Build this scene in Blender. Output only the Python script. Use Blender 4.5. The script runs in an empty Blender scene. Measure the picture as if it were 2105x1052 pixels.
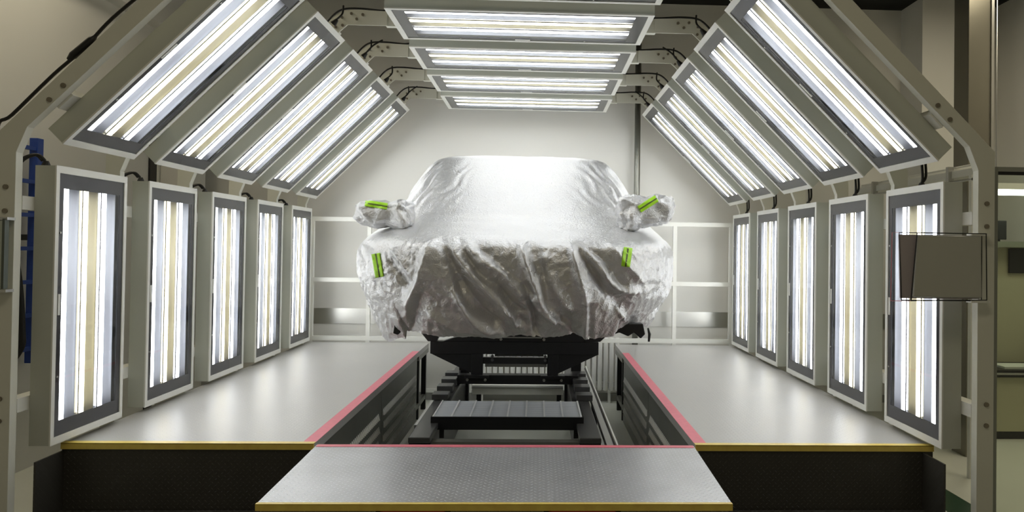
import bpy, math, random
import numpy as np
from mathutils import Vector, Matrix, noise
from mathutils.bvhtree import BVHTree

S = bpy.context.scene
COL = S.collection
random.seed(7)

# ------------------------------------------------------------------ camera
CAM = Vector((0.1474, 0.0, 1.0629))
YAW, PITCH, ROLL = -0.041196, 0.014354, 0.01439
fwd = Vector((-math.sin(YAW) * math.cos(PITCH), math.cos(YAW) * math.cos(PITCH), math.sin(PITCH)))
rt0 = Vector((math.cos(YAW), math.sin(YAW), 0))
up0 = rt0.cross(fwd)
rt = rt0 * math.cos(ROLL) + up0 * math.sin(ROLL)
up = up0 * math.cos(ROLL) - rt0 * math.sin(ROLL)
cd = bpy.data.cameras.new('camera')
cam = bpy.data.objects.new('camera', cd)
COL.objects.link(cam)
cam.matrix_world = Matrix(((rt.x, up.x, -fwd.x, CAM.x), (rt.y, up.y, -fwd.y, CAM.y), (rt.z, up.z, -fwd.z, CAM.z), (0, 0, 0, 1)))
cd.sensor_width = 36
cd.lens = 1500 / 2105 * 36
cd.shift_x = -115.11 / 2105
cd.shift_y = -39.05 / 2105
cd.clip_end = 100
S.camera = cam

# ------------------------------------------------------------------ world + exposure
w = bpy.data.worlds.new('world')
S.world = w
w.use_nodes = True
w.node_tree.nodes['Background'].inputs[0].default_value = (1.0, 0.90, 0.62, 1)
w.node_tree.nodes['Background'].inputs[1].default_value = 0.13
S.view_settings.view_transform = 'Standard'
S.view_settings.look = 'None'
S.view_settings.exposure = 0.3
S.view_settings.gamma = 1
S.view_settings.use_curve_mapping = False
TUBE = 9.2          # radiance of the fluorescent tubes
HALL = 60.0         # unseen fill lights added for the hall (watts)

def area_light(name, loc, size, power, color):
    l = bpy.data.lights.new(name, 'AREA')
    l.shape = 'RECTANGLE'; l.size, l.size_y = size
    l.energy = power; l.color = color
    o = bpy.data.objects.new(name, l)
    o.location = loc
    COL.objects.link(o)
    return o
area_light('hall_fill_light', (0.0, 1.2, 3.9), (2.4, 0.6), HALL * .38, (1.0, 0.89, 0.66))  # unseen fill lights, added to brighten the housings and side walls
area_light('hall_fill_light', (-3.1, 5.0, 3.9), (0.5, 2.4), HALL * .38, (1.0, 0.89, 0.66))
area_light('hall_fill_light', (4.6, 5.5, 3.9), (0.6, 2.4), HALL * .6, (1.0, 0.89, 0.66))

# ------------------------------------------------------------------ materials
def mat(name, col, rough=.5, metal=0., bump=None, mott=None, coat=0., spec=None):
    """procedural principled material; bump=(scale,strength,distance) noise bump; mott=(scale,amount) colour mottling"""
    m = bpy.data.materials.new(name); m.use_nodes = True
    nt = m.node_tree; b = nt.nodes['Principled BSDF']
    b.inputs['Base Color'].default_value = (*col, 1)
    b.inputs['Roughness'].default_value = rough
    b.inputs['Metallic'].default_value = metal
    if coat: b.inputs['Coat Weight'].default_value = coat; b.inputs['Coat Roughness'].default_value = .08
    if spec is not None: b.inputs['Specular IOR Level'].default_value = spec
    tc = nt.nodes.new('ShaderNodeTexCoord')
    if mott is None: mott = (3.0, .06)
    n = nt.nodes.new('ShaderNodeTexNoise'); n.inputs['Scale'].default_value = mott[0]; n.inputs['Detail'].default_value = 5
    nt.links.new(tc.outputs['Object'], n.inputs['Vector'])
    mx = nt.nodes.new('ShaderNodeMix'); mx.data_type = 'RGBA'
    mx.inputs[6].default_value = (*[max(0, c * (1 - mott[1])) for c in col], 1)
    mx.inputs[7].default_value = (*[min(1, c * (1 + mott[1])) for c in col], 1)
    nt.links.new(n.outputs['Fac'], mx.inputs[0]); nt.links.new(mx.outputs[2], b.inputs['Base Color'])
    if bump:
        n2 = nt.nodes.new('ShaderNodeTexNoise'); n2.inputs['Scale'].default_value = bump[0]; n2.inputs['Detail'].default_value = 6
        nt.links.new(tc.outputs['Object'], n2.inputs['Vector'])
        bp = nt.nodes.new('ShaderNodeBump'); bp.inputs['Strength'].default_value = bump[1]; bp.inputs['Distance'].default_value = bump[2]
        nt.links.new(n2.outputs['Fac'], bp.inputs['Height']); nt.links.new(bp.outputs[0], b.inputs['Normal'])
    return m

def emis(name, col, strength):
    m = bpy.data.materials.new(name); m.use_nodes = True
    nt = m.node_tree; nt.nodes.clear()
    e = nt.nodes.new('ShaderNodeEmission'); o = nt.nodes.new('ShaderNodeOutputMaterial')
    e.inputs[0].default_value = (*col, 1); e.inputs[1].default_value = strength
    nt.links.new(e.outputs[0], o.inputs[0])
    return m

def glass(name, tint=(1, 1, 1), gloss=1.0, ior=1.45):
    m = bpy.data.materials.new(name); m.use_nodes = True
    nt = m.node_tree; nt.nodes.clear()
    o = nt.nodes.new('ShaderNodeOutputMaterial'); mx = nt.nodes.new('ShaderNodeMixShader')
    t = nt.nodes.new('ShaderNodeBsdfTransparent'); g = nt.nodes.new('ShaderNodeBsdfGlossy'); f = nt.nodes.new('ShaderNodeFresnel')
    f.inputs[0].default_value = ior
    t.inputs[0].default_value = (*tint, 1); g.inputs['Roughness'].default_value = 0.02
    g.inputs[0].default_value = (gloss, gloss, gloss, 1)
    ge = nt.nodes.new('ShaderNodeNewGeometry'); iv = nt.nodes.new('ShaderNodeMath'); iv.operation = 'SUBTRACT'; iv.inputs[0].default_value = 1.0
    mu = nt.nodes.new('ShaderNodeMath'); mu.operation = 'MULTIPLY'
    nt.links.new(ge.outputs['Backfacing'], iv.inputs[1]); nt.links.new(iv.outputs[0], mu.inputs[0]); nt.links.new(f.outputs[0], mu.inputs[1])
    nt.links.new(mu.outputs[0], mx.inputs[0]); nt.links.new(t.outputs[0], mx.inputs[1]); nt.links.new(g.outputs[0], mx.inputs[2])
    nt.links.new(mx.outputs[0], o.inputs[0])
    return m

def diamond_plate(name, col, rough, scale, dist=.002, metal=.6, mott=(2.5, .2), wear=1.):
    m = mat(name, col, rough, metal, None, mott)
    nt = m.node_tree; b = nt.nodes['Principled BSDF']; L = nt.links
    tc = nt.nodes.new('ShaderNodeTexCoord'); sp = nt.nodes.new('ShaderNodeSeparateXYZ'); L.new(tc.outputs['Object'], sp.inputs[0])
    def M(op, a, bb=None, c=None):
        n = nt.nodes.new('ShaderNodeMath'); n.operation = op
        for k, v in enumerate((a, bb, c)):
            if v is None: continue
            if isinstance(v, (int, float)): n.inputs[k].default_value = v
            else: L.new(v, n.inputs[k])
        return n.outputs[0]
    zx = M('ADD', sp.outputs[1], sp.outputs[2])
    u = M('MULTIPLY', M('ADD', sp.outputs[0], zx), scale); v = M('MULTIPLY', M('SUBTRACT', zx, sp.outputs[0]), scale)
    par = M('FLOORED_MODULO', M('ADD', M('FLOOR', u), M('FLOOR', v)), 2.0)
    fu = M('ABSOLUTE', M('SUBTRACT', M('FRACT', u), .5)); fv = M('ABSOLUTE', M('SUBTRACT', M('FRACT', v), .5))
    a1 = M('ADD', M('MULTIPLY', fu, 2.2), M('MULTIPLY', fv, 7.0)); a2 = M('ADD', M('MULTIPLY', fv, 2.2), M('MULTIPLY', fu, 7.0))
    d = M('ADD', M('MULTIPLY', a1, par), M('MULTIPLY', a2, M('SUBTRACT', 1.0, par)))
    h = M('MAXIMUM', M('SUBTRACT', 1.0, d), 0.0)
    h = M('MINIMUM', M('MULTIPLY', h, 2.5), 1.0)
    src = b.inputs['Base Color'].links[0].from_socket
    cm = nt.nodes.new('ShaderNodeMix'); cm.data_type = 'RGBA'; cm.blend_type = 'MULTIPLY'; cm.clamp_result = False; cm.inputs[7].default_value = (wear, wear, wear, 1)
    L.new(h, cm.inputs[0]); L.new(src, cm.inputs[6]); L.new(cm.outputs[2], b.inputs['Base Color'])
    bp = nt.nodes.new('ShaderNodeBump'); bp.inputs['Strength'].default_value = .9; bp.inputs['Distance'].default_value = dist
    L.new(h, bp.inputs['Height']); L.new(bp.outputs[0], b.inputs['Normal'])
    return m

M_WHITE = mat('white_powder_coat', (.84, .84, .79), .4)
M_BOX = mat('grey_housing_paint', (.55, .57, .51), .42)
M_BORDER = mat('dark_grey_enamel_glass', (.055, .055, .06), .18, 0., spec=.5)
M_REFL = mat('reflector_aluminium', (.62, .64, .70), .45, .35)
M_REFLW = mat('warm_glow_tinted_reflector', (.68, .65, .52), .45, .35)  # glow of the warm tube tinted into the reflector colour
M_FLAT = mat('lamp_tray_grey', (.16, .16, .17), .35, .3)
M_COOL = emis('cool_tube_glow', (.88, .93, 1.0), TUBE)
M_WARM = emis('warm_tube_glow', (1.0, .94, .70), TUBE * .8)
M_GLASS = glass('lamp_glass')
M_BLACKR = mat('black_rubber', (.012, .012, .012), .5)
M_BLACK = mat('black_painted_steel', (.012, .012, .014), .35, 0.)
M_STEEL = mat('brushed_steel', (.55, .55, .53), .3, 1.)
M_BOLT = mat('zinc_bolt', (.28, .25, .2), .4, .8)
M_FRAME = mat('frame_paint', (.78, .78, .69), .42)
M_WALL = mat('wall_paint', (.74, .73, .69), .5, bump=(40, .04, .002), mott=(.6, .03))
M_CEIL = mat('black_ceiling', (.004, .004, .004), .9)
M_FLOOR = mat('light_epoxy_floor', (.84, .86, .77), .25, mott=(1.2, .08))
M_DARKF = mat('dark_floor_paint', (.045, .045, .04), .4)
M_GREEN = mat('green_floor_paint', (.01, .06, .03), .3)
M_DECK = diamond_plate('platform_deck_plate', (.50, .49, .475), .38, 22, .0006, .25, (1.1, .05))
M_BRIDGE = diamond_plate('bridge_deck_plate', (.56, .57, .60), .30, 26, .0025, .5, (4., .22), 1.5)
M_RISER = diamond_plate('dark_tread_plate', (.065, .062, .055), .42, 30, .0016, .2, (3., .25), 1.6)
M_FASCIA = diamond_plate('fascia_diamond_plate', (.42, .38, .28), .3, 22, .004, .7, (5., .25), 1.8)
M_YELLOW = mat('yellow_nosing', (1.0, .66, .14), .4, bump=(60, .2, .002), mott=(20, .25))
M_PINK = mat('red_hazard_tape', (.80, .20, .26), .45, mott=(30, .12))
M_PIT = mat('platform_side_sheet', (.22, .225, .20), .33, .55, mott=(2.5, .3))
M_SLOT = mat('light_catching_louvre', (.95, .95, .9), .35)  # near-white colour stands in for light reflected off the louvres
M_GRATE = mat('galvanised_grating', (.85, .88, .92), .5, 0.)
M_RAD = mat('radiator_enamel', (.93, .93, .90), .35)
M_BLUE = mat('blue_ladder_paint', (.02, .06, .30), .4)
M_BEAM = mat('dark_grey_beam', (.09, .09, .09), .32, .3)

# ------------------------------------------------------------------ mesh helpers
class MB:
    def __init__(s): s.v = []; s.f = []
    def add(s, vs, fs):
        o = len(s.v); s.v += [tuple(p) for p in vs]; s.f += [tuple(o + i for i in f) for f in fs]; return s
    def hexa(s, p):   # p: 8 points bottom 0-3 top 4-7
        return s.add(p, [(0, 3, 2, 1), (4, 5, 6, 7), (0, 1, 5, 4), (1, 2, 6, 5), (2, 3, 7, 6), (3, 0, 4, 7)])
    def box(s, x0, x1, y0, y1, z0, z1):
        x0, x1 = sorted((x0, x1)); y0, y1 = sorted((y0, y1)); z0, z1 = sorted((z0, z1))
        return s.hexa([(x0, y0, z0), (x1, y0, z0), (x1, y1, z0), (x0, y1, z0), (x0, y0, z1), (x1, y0, z1), (x1, y1, z1), (x0, y1, z1)])
    def prism(s, poly, fn):
        """poly: 2D points; fn(p, k) -> 3D for k = 0, 1"""
        n = len(poly); a = [fn(p, 0) for p in poly]; b = [fn(p, 1) for p in poly]
        s.add(a + b, [tuple(range(n))[::-1], tuple(range(n, 2 * n))] + [(i, (i + 1) % n, n + (i + 1) % n, n + i) for i in range(n)])
        return s
    def tube(s, pts, r, seg=10, caps=True):
        pts = [Vector(p) for p in pts]; n = len(pts); rings = []
        u = None
        for i, p in enumerate(pts):
            t = (pts[min(i + 1, n - 1)] - pts[max(i - 1, 0)]).normalized()
            if u is None: u = t.orthogonal().normalized()
            else: u = (u - t * u.dot(t)).normalized()
            v = t.cross(u)
            rr = r[i] if isinstance(r, (list, tuple)) else r
            rings.append([p + (u * math.cos(2 * math.pi * k / seg) + v * math.sin(2 * math.pi * k / seg)) * rr for k in range(seg)])
        vs = [q for ring in rings for q in ring]
        fs = [(i * seg + k, i * seg + (k + 1) % seg, (i + 1) * seg + (k + 1) % seg, (i + 1) * seg + k) for i in range(n - 1) for k in range(seg)]
        if caps: fs += [tuple(range(seg))[::-1], tuple((n - 1) * seg + k for k in range(seg))]
        return s.add(vs, fs)
    def xf(s, fn): s.v = [tuple(fn(p)) for p in s.v]; return s
    def build(s, name, m, parent=None, smooth=False, bevel=0., fix=True):
        me = bpy.data.meshes.new(name); me.from_pydata(s.v, [], s.f); me.validate()
        if fix:
            import bmesh
            bm = bmesh.new(); bm.from_mesh(me); bmesh.ops.recalc_face_normals(bm, faces=bm.faces); bm.to_mesh(me); bm.free()
        me.materials.append(m)
        if smooth:
            me.polygons.foreach_set('use_smooth', [True] * len(me.polygons))
        o = bpy.data.objects.new(name, me); COL.objects.link(o)
        if parent is not None:
            o.parent = parent; o.location = (-parent.location)
        if bevel:
            b = o.modifiers.new('bevel', 'BEVEL'); b.width = bevel; b.segments = 2; b.limit_method = 'ANGLE'
        if smooth == 'auto':
            pass
        return o

def smooth_path(pts, n=6):
    pts = [Vector(p) for p in pts]; out = []
    P = [pts[0]] + pts + [pts[-1]]
    for i in range(1, len(P) - 2):
        a, b, c, d = P[i - 1:i + 3]
        for k in range(n):
            t = k / n
            out.append(.5 * ((2 * b) + (c - a) * t + (2 * a - 5 * b + 4 * c - d) * t * t + (3 * b - a - 3 * c + d) * t ** 3))
    return out + [pts[-1]]

def tag(o, label=None, cat=None, group=None, kind=None):
    if label: o['label'] = label
    if cat: o['category'] = cat
    if group: o['group'] = group
    if kind: o['kind'] = kind
    return o
def thing(name, loc, label, cat, group=None):
    o = bpy.data.objects.new(name, None); o.empty_display_size = .1
    o.location = loc; COL.objects.link(o)
    return tag(o, label, cat, group)
def struct(name, mb, m, **k):
    return tag(mb.build(name, m, **k), kind='structure')
def copy_tree(o, parent=None):
    c = o.copy(); COL.objects.link(c)
    if parent is not None: c.parent = parent
    for ch in list(o.children): copy_tree(ch, c)
    return c
ORD = ['first', 'second', 'third', 'fourth', 'fifth', 'sixth']

# ------------------------------------------------------------------ room
FZ = -.76; WY = 8.72; CZ = 4.02; DY = .90862
struct('floor', MB().box(-6, 9, -3, WY, FZ - .1, FZ), M_FLOOR)
struct('wall_back', MB().box(-6, 9, WY, WY + .15, FZ, CZ), M_WALL)
struct('ceiling', MB().box(-6, 9, -3, WY + .15, CZ, CZ + .1), M_CEIL)
struct('wall_left', MB().box(-4.05, -3.9, 2.0, WY, FZ, CZ), M_WALL)
struct('wall_right', MB().box(5.6, 5.75, 2.0, WY, FZ, CZ), M_WALL)
struct('trim_1', MB().box(-3.9, 5.6, WY - .012, WY, .13, .31), M_STEEL)                 # steel kick strip
struct('trim_2', MB().box(4.55, 5.0, WY - .5, WY, FZ, CZ - .002), M_WALL)               # pilaster
struct('trim_3', MB().box(-3.9, -3.75, 3.0, WY, 3.3, CZ - .002), M_WALL)               # soffit left
struct('trim_5', MB().box(-3.9, -3.55, 7.95, 8.25, FZ, 3.3), M_WALL)
struct('baseboard_back', MB().box(-3.9, 5.6, WY - .02, WY, FZ, FZ + .09), mat('baseboard_grey', (.3, .3, .28), .5))
struct('trim_6', MB().box(-1.2, -.4, WY - .03, WY, FZ + .09, FZ + .13), M_WHITE)
# green walkway line and dark floor paint
struct('trim_7', MB().box(3.06, 3.32, -3, WY - .03, FZ, FZ + .002), M_GREEN)
pts = [(-3.17, -3), (3.055, -3), (3.055, 8.6), (-2.6, 8.6)]
pts = [(-3.17, -3), (2.9, -3), (2.9, 4.6), (-2.45, 4.6), (-2.45, 5.1)] + [(-2.45 - .5 - .22 * math.sin(a), 5.1 - .22 + .22 * math.cos(a)) for a in [k * math.pi / 12 for k in range(7)]]
struct('trim_8', MB().prism(pts, lambda p, k: (p[0], p[1], FZ + .0015 * k)), M_DARKF)
# steel column on the right
cl = MB().box(4.0, 4.225, 6.4, 6.63, FZ, CZ)
t = thing('steel_column', (4.11, 6.5, FZ), 'square glossy steel column rising to the dark ceiling behind the right side', 'column')
cl.build('shaft', mat('polished_steel', (.26, .245, .20), .25, .6, bump=(6, .1, .01)), t, bevel=.006)
MB().box(4.205, 4.23, 6.385, 6.41, FZ, CZ).build('edge_strip', M_STEEL, t)
# vertical pipe
t = thing('vertical_pipe', (1.31, 8.5, FZ), 'thin grey steel pipe running up the back wall right of the covered car', 'pipe')
mb = MB(); mb.tube([(1.31, 8.6, FZ), (1.31, 8.6, CZ)], .036, 16); mb.build('tube', mat('pipe_steel', (.28, .28, .25), .3, .7), t, smooth=True)
for z in (.9, 3.1): MB().box(1.265, 1.355, 8.58, WY, z, z + .025).build('pipe_clamp', M_BOLT, t)

# ------------------------------------------------------------------ lamps
LW = .65
def lamp(name, O, V, U, W, wid, ln, warm_mid, latch_far, label, cat, group, rail):
    """O corner of the face (near, low); V across (away from the camera), U along the tubes, W out of the glass"""
    O, V, U, W = Vector(O), Vector(V).normalized(), Vector(U).normalized(), Vector(W).normalized()
    X = lambda p: O + V * p[0] + U * p[1] + W * p[2]
    ctr = O + V * wid / 2 + U * ln / 2 - W * .105
    t = thing(name, ctr, label, cat, group)
    D = .105; bz = .026
    # housing: tray with open front
    mb = MB(); th = .004
    mb.box(0, wid, 0, ln, -D, -D + th)
    mb.box(0, th, 0, ln, -D + th, -.004); mb.box(wid - th, wid, 0, ln, -D + th, -.004)
    mb.box(th, wid - th, 0, th, -D + th, -.004); mb.box(th, wid - th, ln - th, ln, -D + th, -.004)
    mb.xf(X).build('housing', M_BOX, t)
    be = .036
    mb = MB()
    mb.box(-.002, bz, -.002, ln + .002, -.004, .004); mb.box(wid - bz, wid + .002, -.002, ln + .002, -.004, .004)
    mb.box(bz, wid - bz, -.002, be, -.004, .004); mb.box(bz, wid - bz, ln - be, ln + .002, -.004, .004)
    mb.xf(X).build('bezel', M_WHITE, t)
    # enamel border
    s = .068; e = .115
    mb = MB()
    mb.box(bz, s, be, ln - be, -.006, -.001); mb.box(wid - s, wid - bz, be, ln - be, -.006, -.001)
    mb.box(s, wid - s, be, e, -.006, -.001); mb.box(s, wid - s, ln - e, ln - be, -.006, -.001)
    mb.xf(X).build('border', M_BORDER, t)
    MB().box(s, wid - s, e, ln - e, -.004, -.003).xf(X).build('glass_pane', M_GLASS, t)
    # tray and three troughs with tubes
    mb = MB().box(th, wid - th, th, ln - th, -.040, -.037)
    mb.box(s, wid - s, e - .03, e - .012, -.037, -.006); mb.box(s, wid - s, ln - e + .012, ln - e + .03, -.037, -.006)
    mb.xf(X).build('tray', M_FLAT, t)
    pitch = (wid - 2 * s) / 3
    for k in range(3):
        v0 = s + pitch * k + pitch * .06; v1 = v0 + pitch * .80
        tv = v0 + pitch * .20
        mb = MB(); N = 10; ring = []
        for q in range(N + 1):
            a = math.pi * q / N
            vv = (v0 + v1) / 2 - (v1 - v0) / 2 * math.cos(a); ww = -.012 - .022 * math.sin(a)
            ring.append((vv, ww))
        vs = [(a, e - .012, b) for a, b in ring] + [(a, ln - e + .012, b) for a, b in ring] 
        mb.add(vs, [(q, q + 1, N + 2 + q, N + 1 + q) for q in range(N)])
        mb.xf(X)
        r = mb.build('reflector', M_REFLW if (k == 1 and warm_mid) else M_REFL, t, smooth=True)
        so = r.modifiers.new('solid', 'SOLIDIFY'); so.thickness = .002
        mb = MB(); mb.tube([X((tv, e - .004, -.022)), X((tv, ln - e + .004, -.022))], .016, 14)
        mb.build('fluorescent_tube', M_WARM if (k == 1 and warm_mid) else M_COOL, t, smooth=True)
    lv = wid - .045 if latch_far else .045
    MB().box(lv - .008, lv + .008, ln * .5 - .055, ln * .5 + .055, -.001, .003).xf(X).build('latch', M_WHITE, t)
    for uu in (.24, .76):
        mb = MB(); mb.tube([X((lv, ln * uu, -.001)), X((lv, ln * uu, .003))], .006, 10); mb.build('screw', M_STEEL, t)
    # stubs that hold the housing to the arches
    return t
NA = ['nearest the camera', 'second from the camera', 'middle of its row', 'fourth from the camera', 'farthest from the camera']
specs = []
W0 = 2.355; y0 = 3.888; wl = .649
a, b = Vector((2.3113, 0, 1.563)), Vector((1.3025, 0, 2.570))
u = (b - a).normalized(); sl = (b - a).length
rows = [
    ('left upright', (-W0, y0, 0), (0, 1, 0), (0, 0, 1), (1, 0, 0), wl, 1.45, False, 'upright tube light panel along the left platform edge, %s', 'upright inspection lights along the left platform'),
    ('right upright', (W0, y0, 0), (0, 1, 0), (0, 0, 1), (-1, 0, 0), wl, 1.45, True, 'upright tube light panel along the right platform edge, %s', 'upright inspection lights along the right platform'),
    ('left slope', (-a.x, 3.865, a.z), (0, 1, 0), (-u.x, 0, u.z), (u.z, 0, u.x), .662, sl, False, 'slanted tube light panel on the left of the arches, %s', 'slanted inspection lights on the left'),
    ('right slope', (a.x, 3.865, a.z), (0, 1, 0), (u.x, 0, u.z), (-u.z, 0, u.x), .662, sl, True, 'slanted tube light panel on the right of the arches, %s', 'slanted inspection lights on the right'),
    ('overhead', (-.863, 3.812, 2.588), (0, 1, 0), (1, 0, 0), (0, 0, -1), .695, 1.751, True, 'horizontal tube light panel overhead between the two shoulders, %s', 'overhead inspection lights'),
]
LAMPS = {}
for nm, O, V, U, Wv, wd, ln, lf, lab, grp in rows:
    for i in range(5):
        if i == 0:
            L0 = lamp('inspection_light', O, V, U, Wv, wd, ln, True, lf, lab % NA[0], 'light panel', grp, None); o = L0
        else:
            o = copy_tree(L0); o.location = L0.location + Vector((0, DY * i, 0)); o['label'] = lab % NA[i]
        LAMPS[nm, i] = o

# ------------------------------------------------------------------ arches
XI = 2.463; OW = .09
inner = [(XI, FZ), (XI, 1.50), (2.413, 1.627), (1.372, 2.668)]
outer = [(1.372 + .118, 2.668 + .0), (2.553 , 1.605), (2.553, FZ)]
outer = [(1.46, 2.708), (2.553, 1.600), (2.553, FZ)]
def arch(i):
    yA = 3.75 + DY * i; yB = yA + .05
    lab = 'pale grey steel arch carrying the lights, ' + ['the nearest, framing the whole view', 'second from the camera', 'third from the camera', 'fourth from the camera', 'fifth from the camera', 'farthest from the camera'][i]
    t = thing('arch_frame', (0, yA, FZ), lab, 'steel frame', 'steel arches of the light tunnel')
    for s in (-1, 1):
        MB().prism([(p[0] * s, p[1]) for p in inner + outer], lambda p, k: (p[0], yA + .05 * k, p[1])).build('side_post', M_FRAME, t, bevel=.002)
        g = [(1.372, 2.668), (1.314, 2.722), (1.02, 2.722), (1.02, 2.83), (1.235, 2.838), (1.345, 2.828), (1.42, 2.775), (1.475, 2.72)]
        g = [(1.372 + .06, 2.668 - .06)] + g[:8] + [(1.475 + .055, 2.72 - .08)]
        gp = MB().prism([(p[0] * s, p[1]) for p in g], lambda p, k: (p[0], yA - .012 + .01 * k, p[1])).build('joint_plate', M_FRAME, t)
        for bx, bz_ in ((1.20, 2.80), (1.245, 2.765), (1.285, 2.805), (1.355, 2.775), (1.35, 2.715), (1.40, 2.70)):
            mb = MB(); mb.tube([(bx * s, yA - .012, bz_), (bx * s, yA - .022, bz_)], .011, 6); q = mb.build('bolt', M_BOLT, gp)
            q.location = (0, 0, 0)
        for bx, bz_ in ((2.24, 1.838), (2.306, 1.765), (2.508, 1.325), (2.508, 1.205), (2.512, .27), (2.512, .16)):
            mb = MB(); mb.tube([(bx * s, yA, bz_), (bx * s, yA - .008, bz_)], .0125, 12); mb.build('bolt', M_BOLT, t)
        MB().box(s * 2.40, s * 2.60, yA - .03, yA + .09, FZ, FZ + .012).build('foot_plate', M_FRAME, t)
        # brackets reaching to the neighbouring housings
        for z in (1.215, .19):
            if i < 5: MB().box(s * 2.461, s * 2.535, yA + .0505, 3.888 + DY * i + .12, z, z + .07).build('bracket', M_WHITE, t)
            if i > 0: MB().box(s * 2.461, s * 2.535, 3.888 + wl + DY * (i - 1) - .12, yA - .0005, z, z + .07).build('bracket', M_WHITE, t)
        for q in (.18, 1.22):
            c = (a.x + u.x * q) + .095, a.z + u.z * q + .095
            ya_, yb_ = yA + .02, 3.865 + DY * i
            for (ya_, yb_, ok) in ((yA + .0505, 3.865 + DY * i + .12, i < 5), (3.865 + .662 + DY * (i - 1) - .12, yA - .0005, i > 0)):
                if not ok: continue
                poly = [(c[0] - .055, c[1] + .015), (c[0] + .015, c[1] - .055), (c[0] + .05, c[1] - .02), (c[0] - .02, c[1] + .05)]
                MB().prism([(p[0] * s, p[1]) for p in poly], lambda p, k: (p[0], ya_ if k == 0 else yb_, p[1])).build('bracket', M_WHITE, t)
    MB().box(-1.03, 1.03, yA, yB, 2.722, 2.83).build('cross_beam', M_FRAME, t, bevel=.002)
    return t
ARCH = [arch(0)]
for i in range(1, 6): ARCH.append(arch(i))

# cables over the ceiling joints and from lamp to lamp
def cable(name, pts, r, label, cat='cable', group=None, parent=None):
    mb = MB(); mb.tube(smooth_path(pts), r, 8)
    o = mb.build(name, M_BLACKR, parent, smooth=True)
    if parent is None: tag(o, label, cat, group)
    return o
for i in range(1, 6):
    y = 3.75 + DY * i + .01
    for s, sd in ((-1, 'left'), (1, 'right')):
        pts = [(s * 1.50, y, 2.705), (s * 1.43, y, 2.795), (s * 1.35, y, 2.845), (s * 1.22, y, 2.853), (s * 1.05, y, 2.842), (s * .95, y, 2.862 if s < 0 else 2.846), (s * .86, y - .01, 2.84)]
        cable('power_cable', pts, .0075, 'black cable along the %s ceiling joint of the %s arch from the camera' % (sd, ORD[i]), 'cable', 'cables along the ceiling joints')
for i in range(5):
    for s, sd, rk in ((-1, 'left', 'left slope'), (1, 'right', 'right slope')):
        o = LAMPS[rk, i]
        yy = 3.865 + DY * i + .56
        g = MB(); g.tube([(s * (1.36), yy, 2.655), (s * 1.33, yy, 2.69)], [.024, .012], 10); g.build('cable_gland', M_BLACKR, o)
        cable('power_cable', [(s * 1.335, yy, 2.69), (s * 1.30, yy + .02, 2.74), (s * 1.32, yy + .12, 2.83)], .007, None, parent=o)
        if i % 2 == 0: cable('power_cable', [(s * 1.335, yy, 2.69), (s * 1.28, yy + .02, 2.76), (s * 1.22, yy + .10, 2.83)], .007, None, parent=o)
        # upright lamps: cable from the top of the housing
        o = LAMPS[sd + ' upright', i]
        yy = 3.888 + DY * i
        if s < 0:
            g = MB(); g.tube([(-2.42, yy + .02, 1.45), (-2.42, yy + .02, 1.475)], [.022, .012], 10); g.build('cable_gland', M_BLACKR, o)
            for dx in (0, -.012):
                cable('power_cable', [(-2.425 + dx, yy + .02, 1.475), (-2.46 + dx, yy + .01, 1.505), (-2.52 + dx, yy - .01, 1.47), (-2.55 + dx, yy - .03, 1.38), (-2.56 + dx, yy - .05, 1.30)], .008, None, parent=o)
            g = MB(); g.tube([(-2.565, yy - .05, 1.30), (-2.565, yy - .05, 1.275)], [.012, .03], 10); g.build('cable_gland', M_BLACKR, o)
        else:
            g = MB(); g.tube([(2.42, yy + .35, 1.45), (2.42, yy + .35, 1.478)], [.026, .012], 10); g.build('cable_gland', M_BLACKR, o)
            for dx in (0, .02):
                cable('power_cable', [(2.42, yy + .35, 1.475), (2.425 + dx, yy + .35, 1.52), (2.42 + dx, yy + .36, 1.66)], .008, None, parent=o)
# long cable along the nearest arch on the left
cable('power_cable', [(-2.56, 3.77, .9), (-2.57, 3.77, 1.3), (-2.572, 3.77, 1.62), (-2.50, 3.77, 1.69), (-2.30, 3.77, 1.90), (-2.16, 3.77, 2.03), (-2.02, 3.77, 2.19), (-1.80, 3.77, 2.39), (-1.72, 3.77, 2.48), (-1.5, 3.77, 2.72)], .009,
      'long black cable tied along the upper left edge of the nearest arch')
mb = MB(); mb.tube([(-2.235, 3.77, 1.975), (-2.21, 3.77, 1.995), (-2.12, 3.77, 2.075), (-2.10, 3.77, 2.10)], [.008, .02, .02, .008], 10)
tag(mb.build('cable_connector', M_BLACKR, smooth=True), 'black inline plug on the long cable of the nearest arch, upper left', 'connector')

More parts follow.
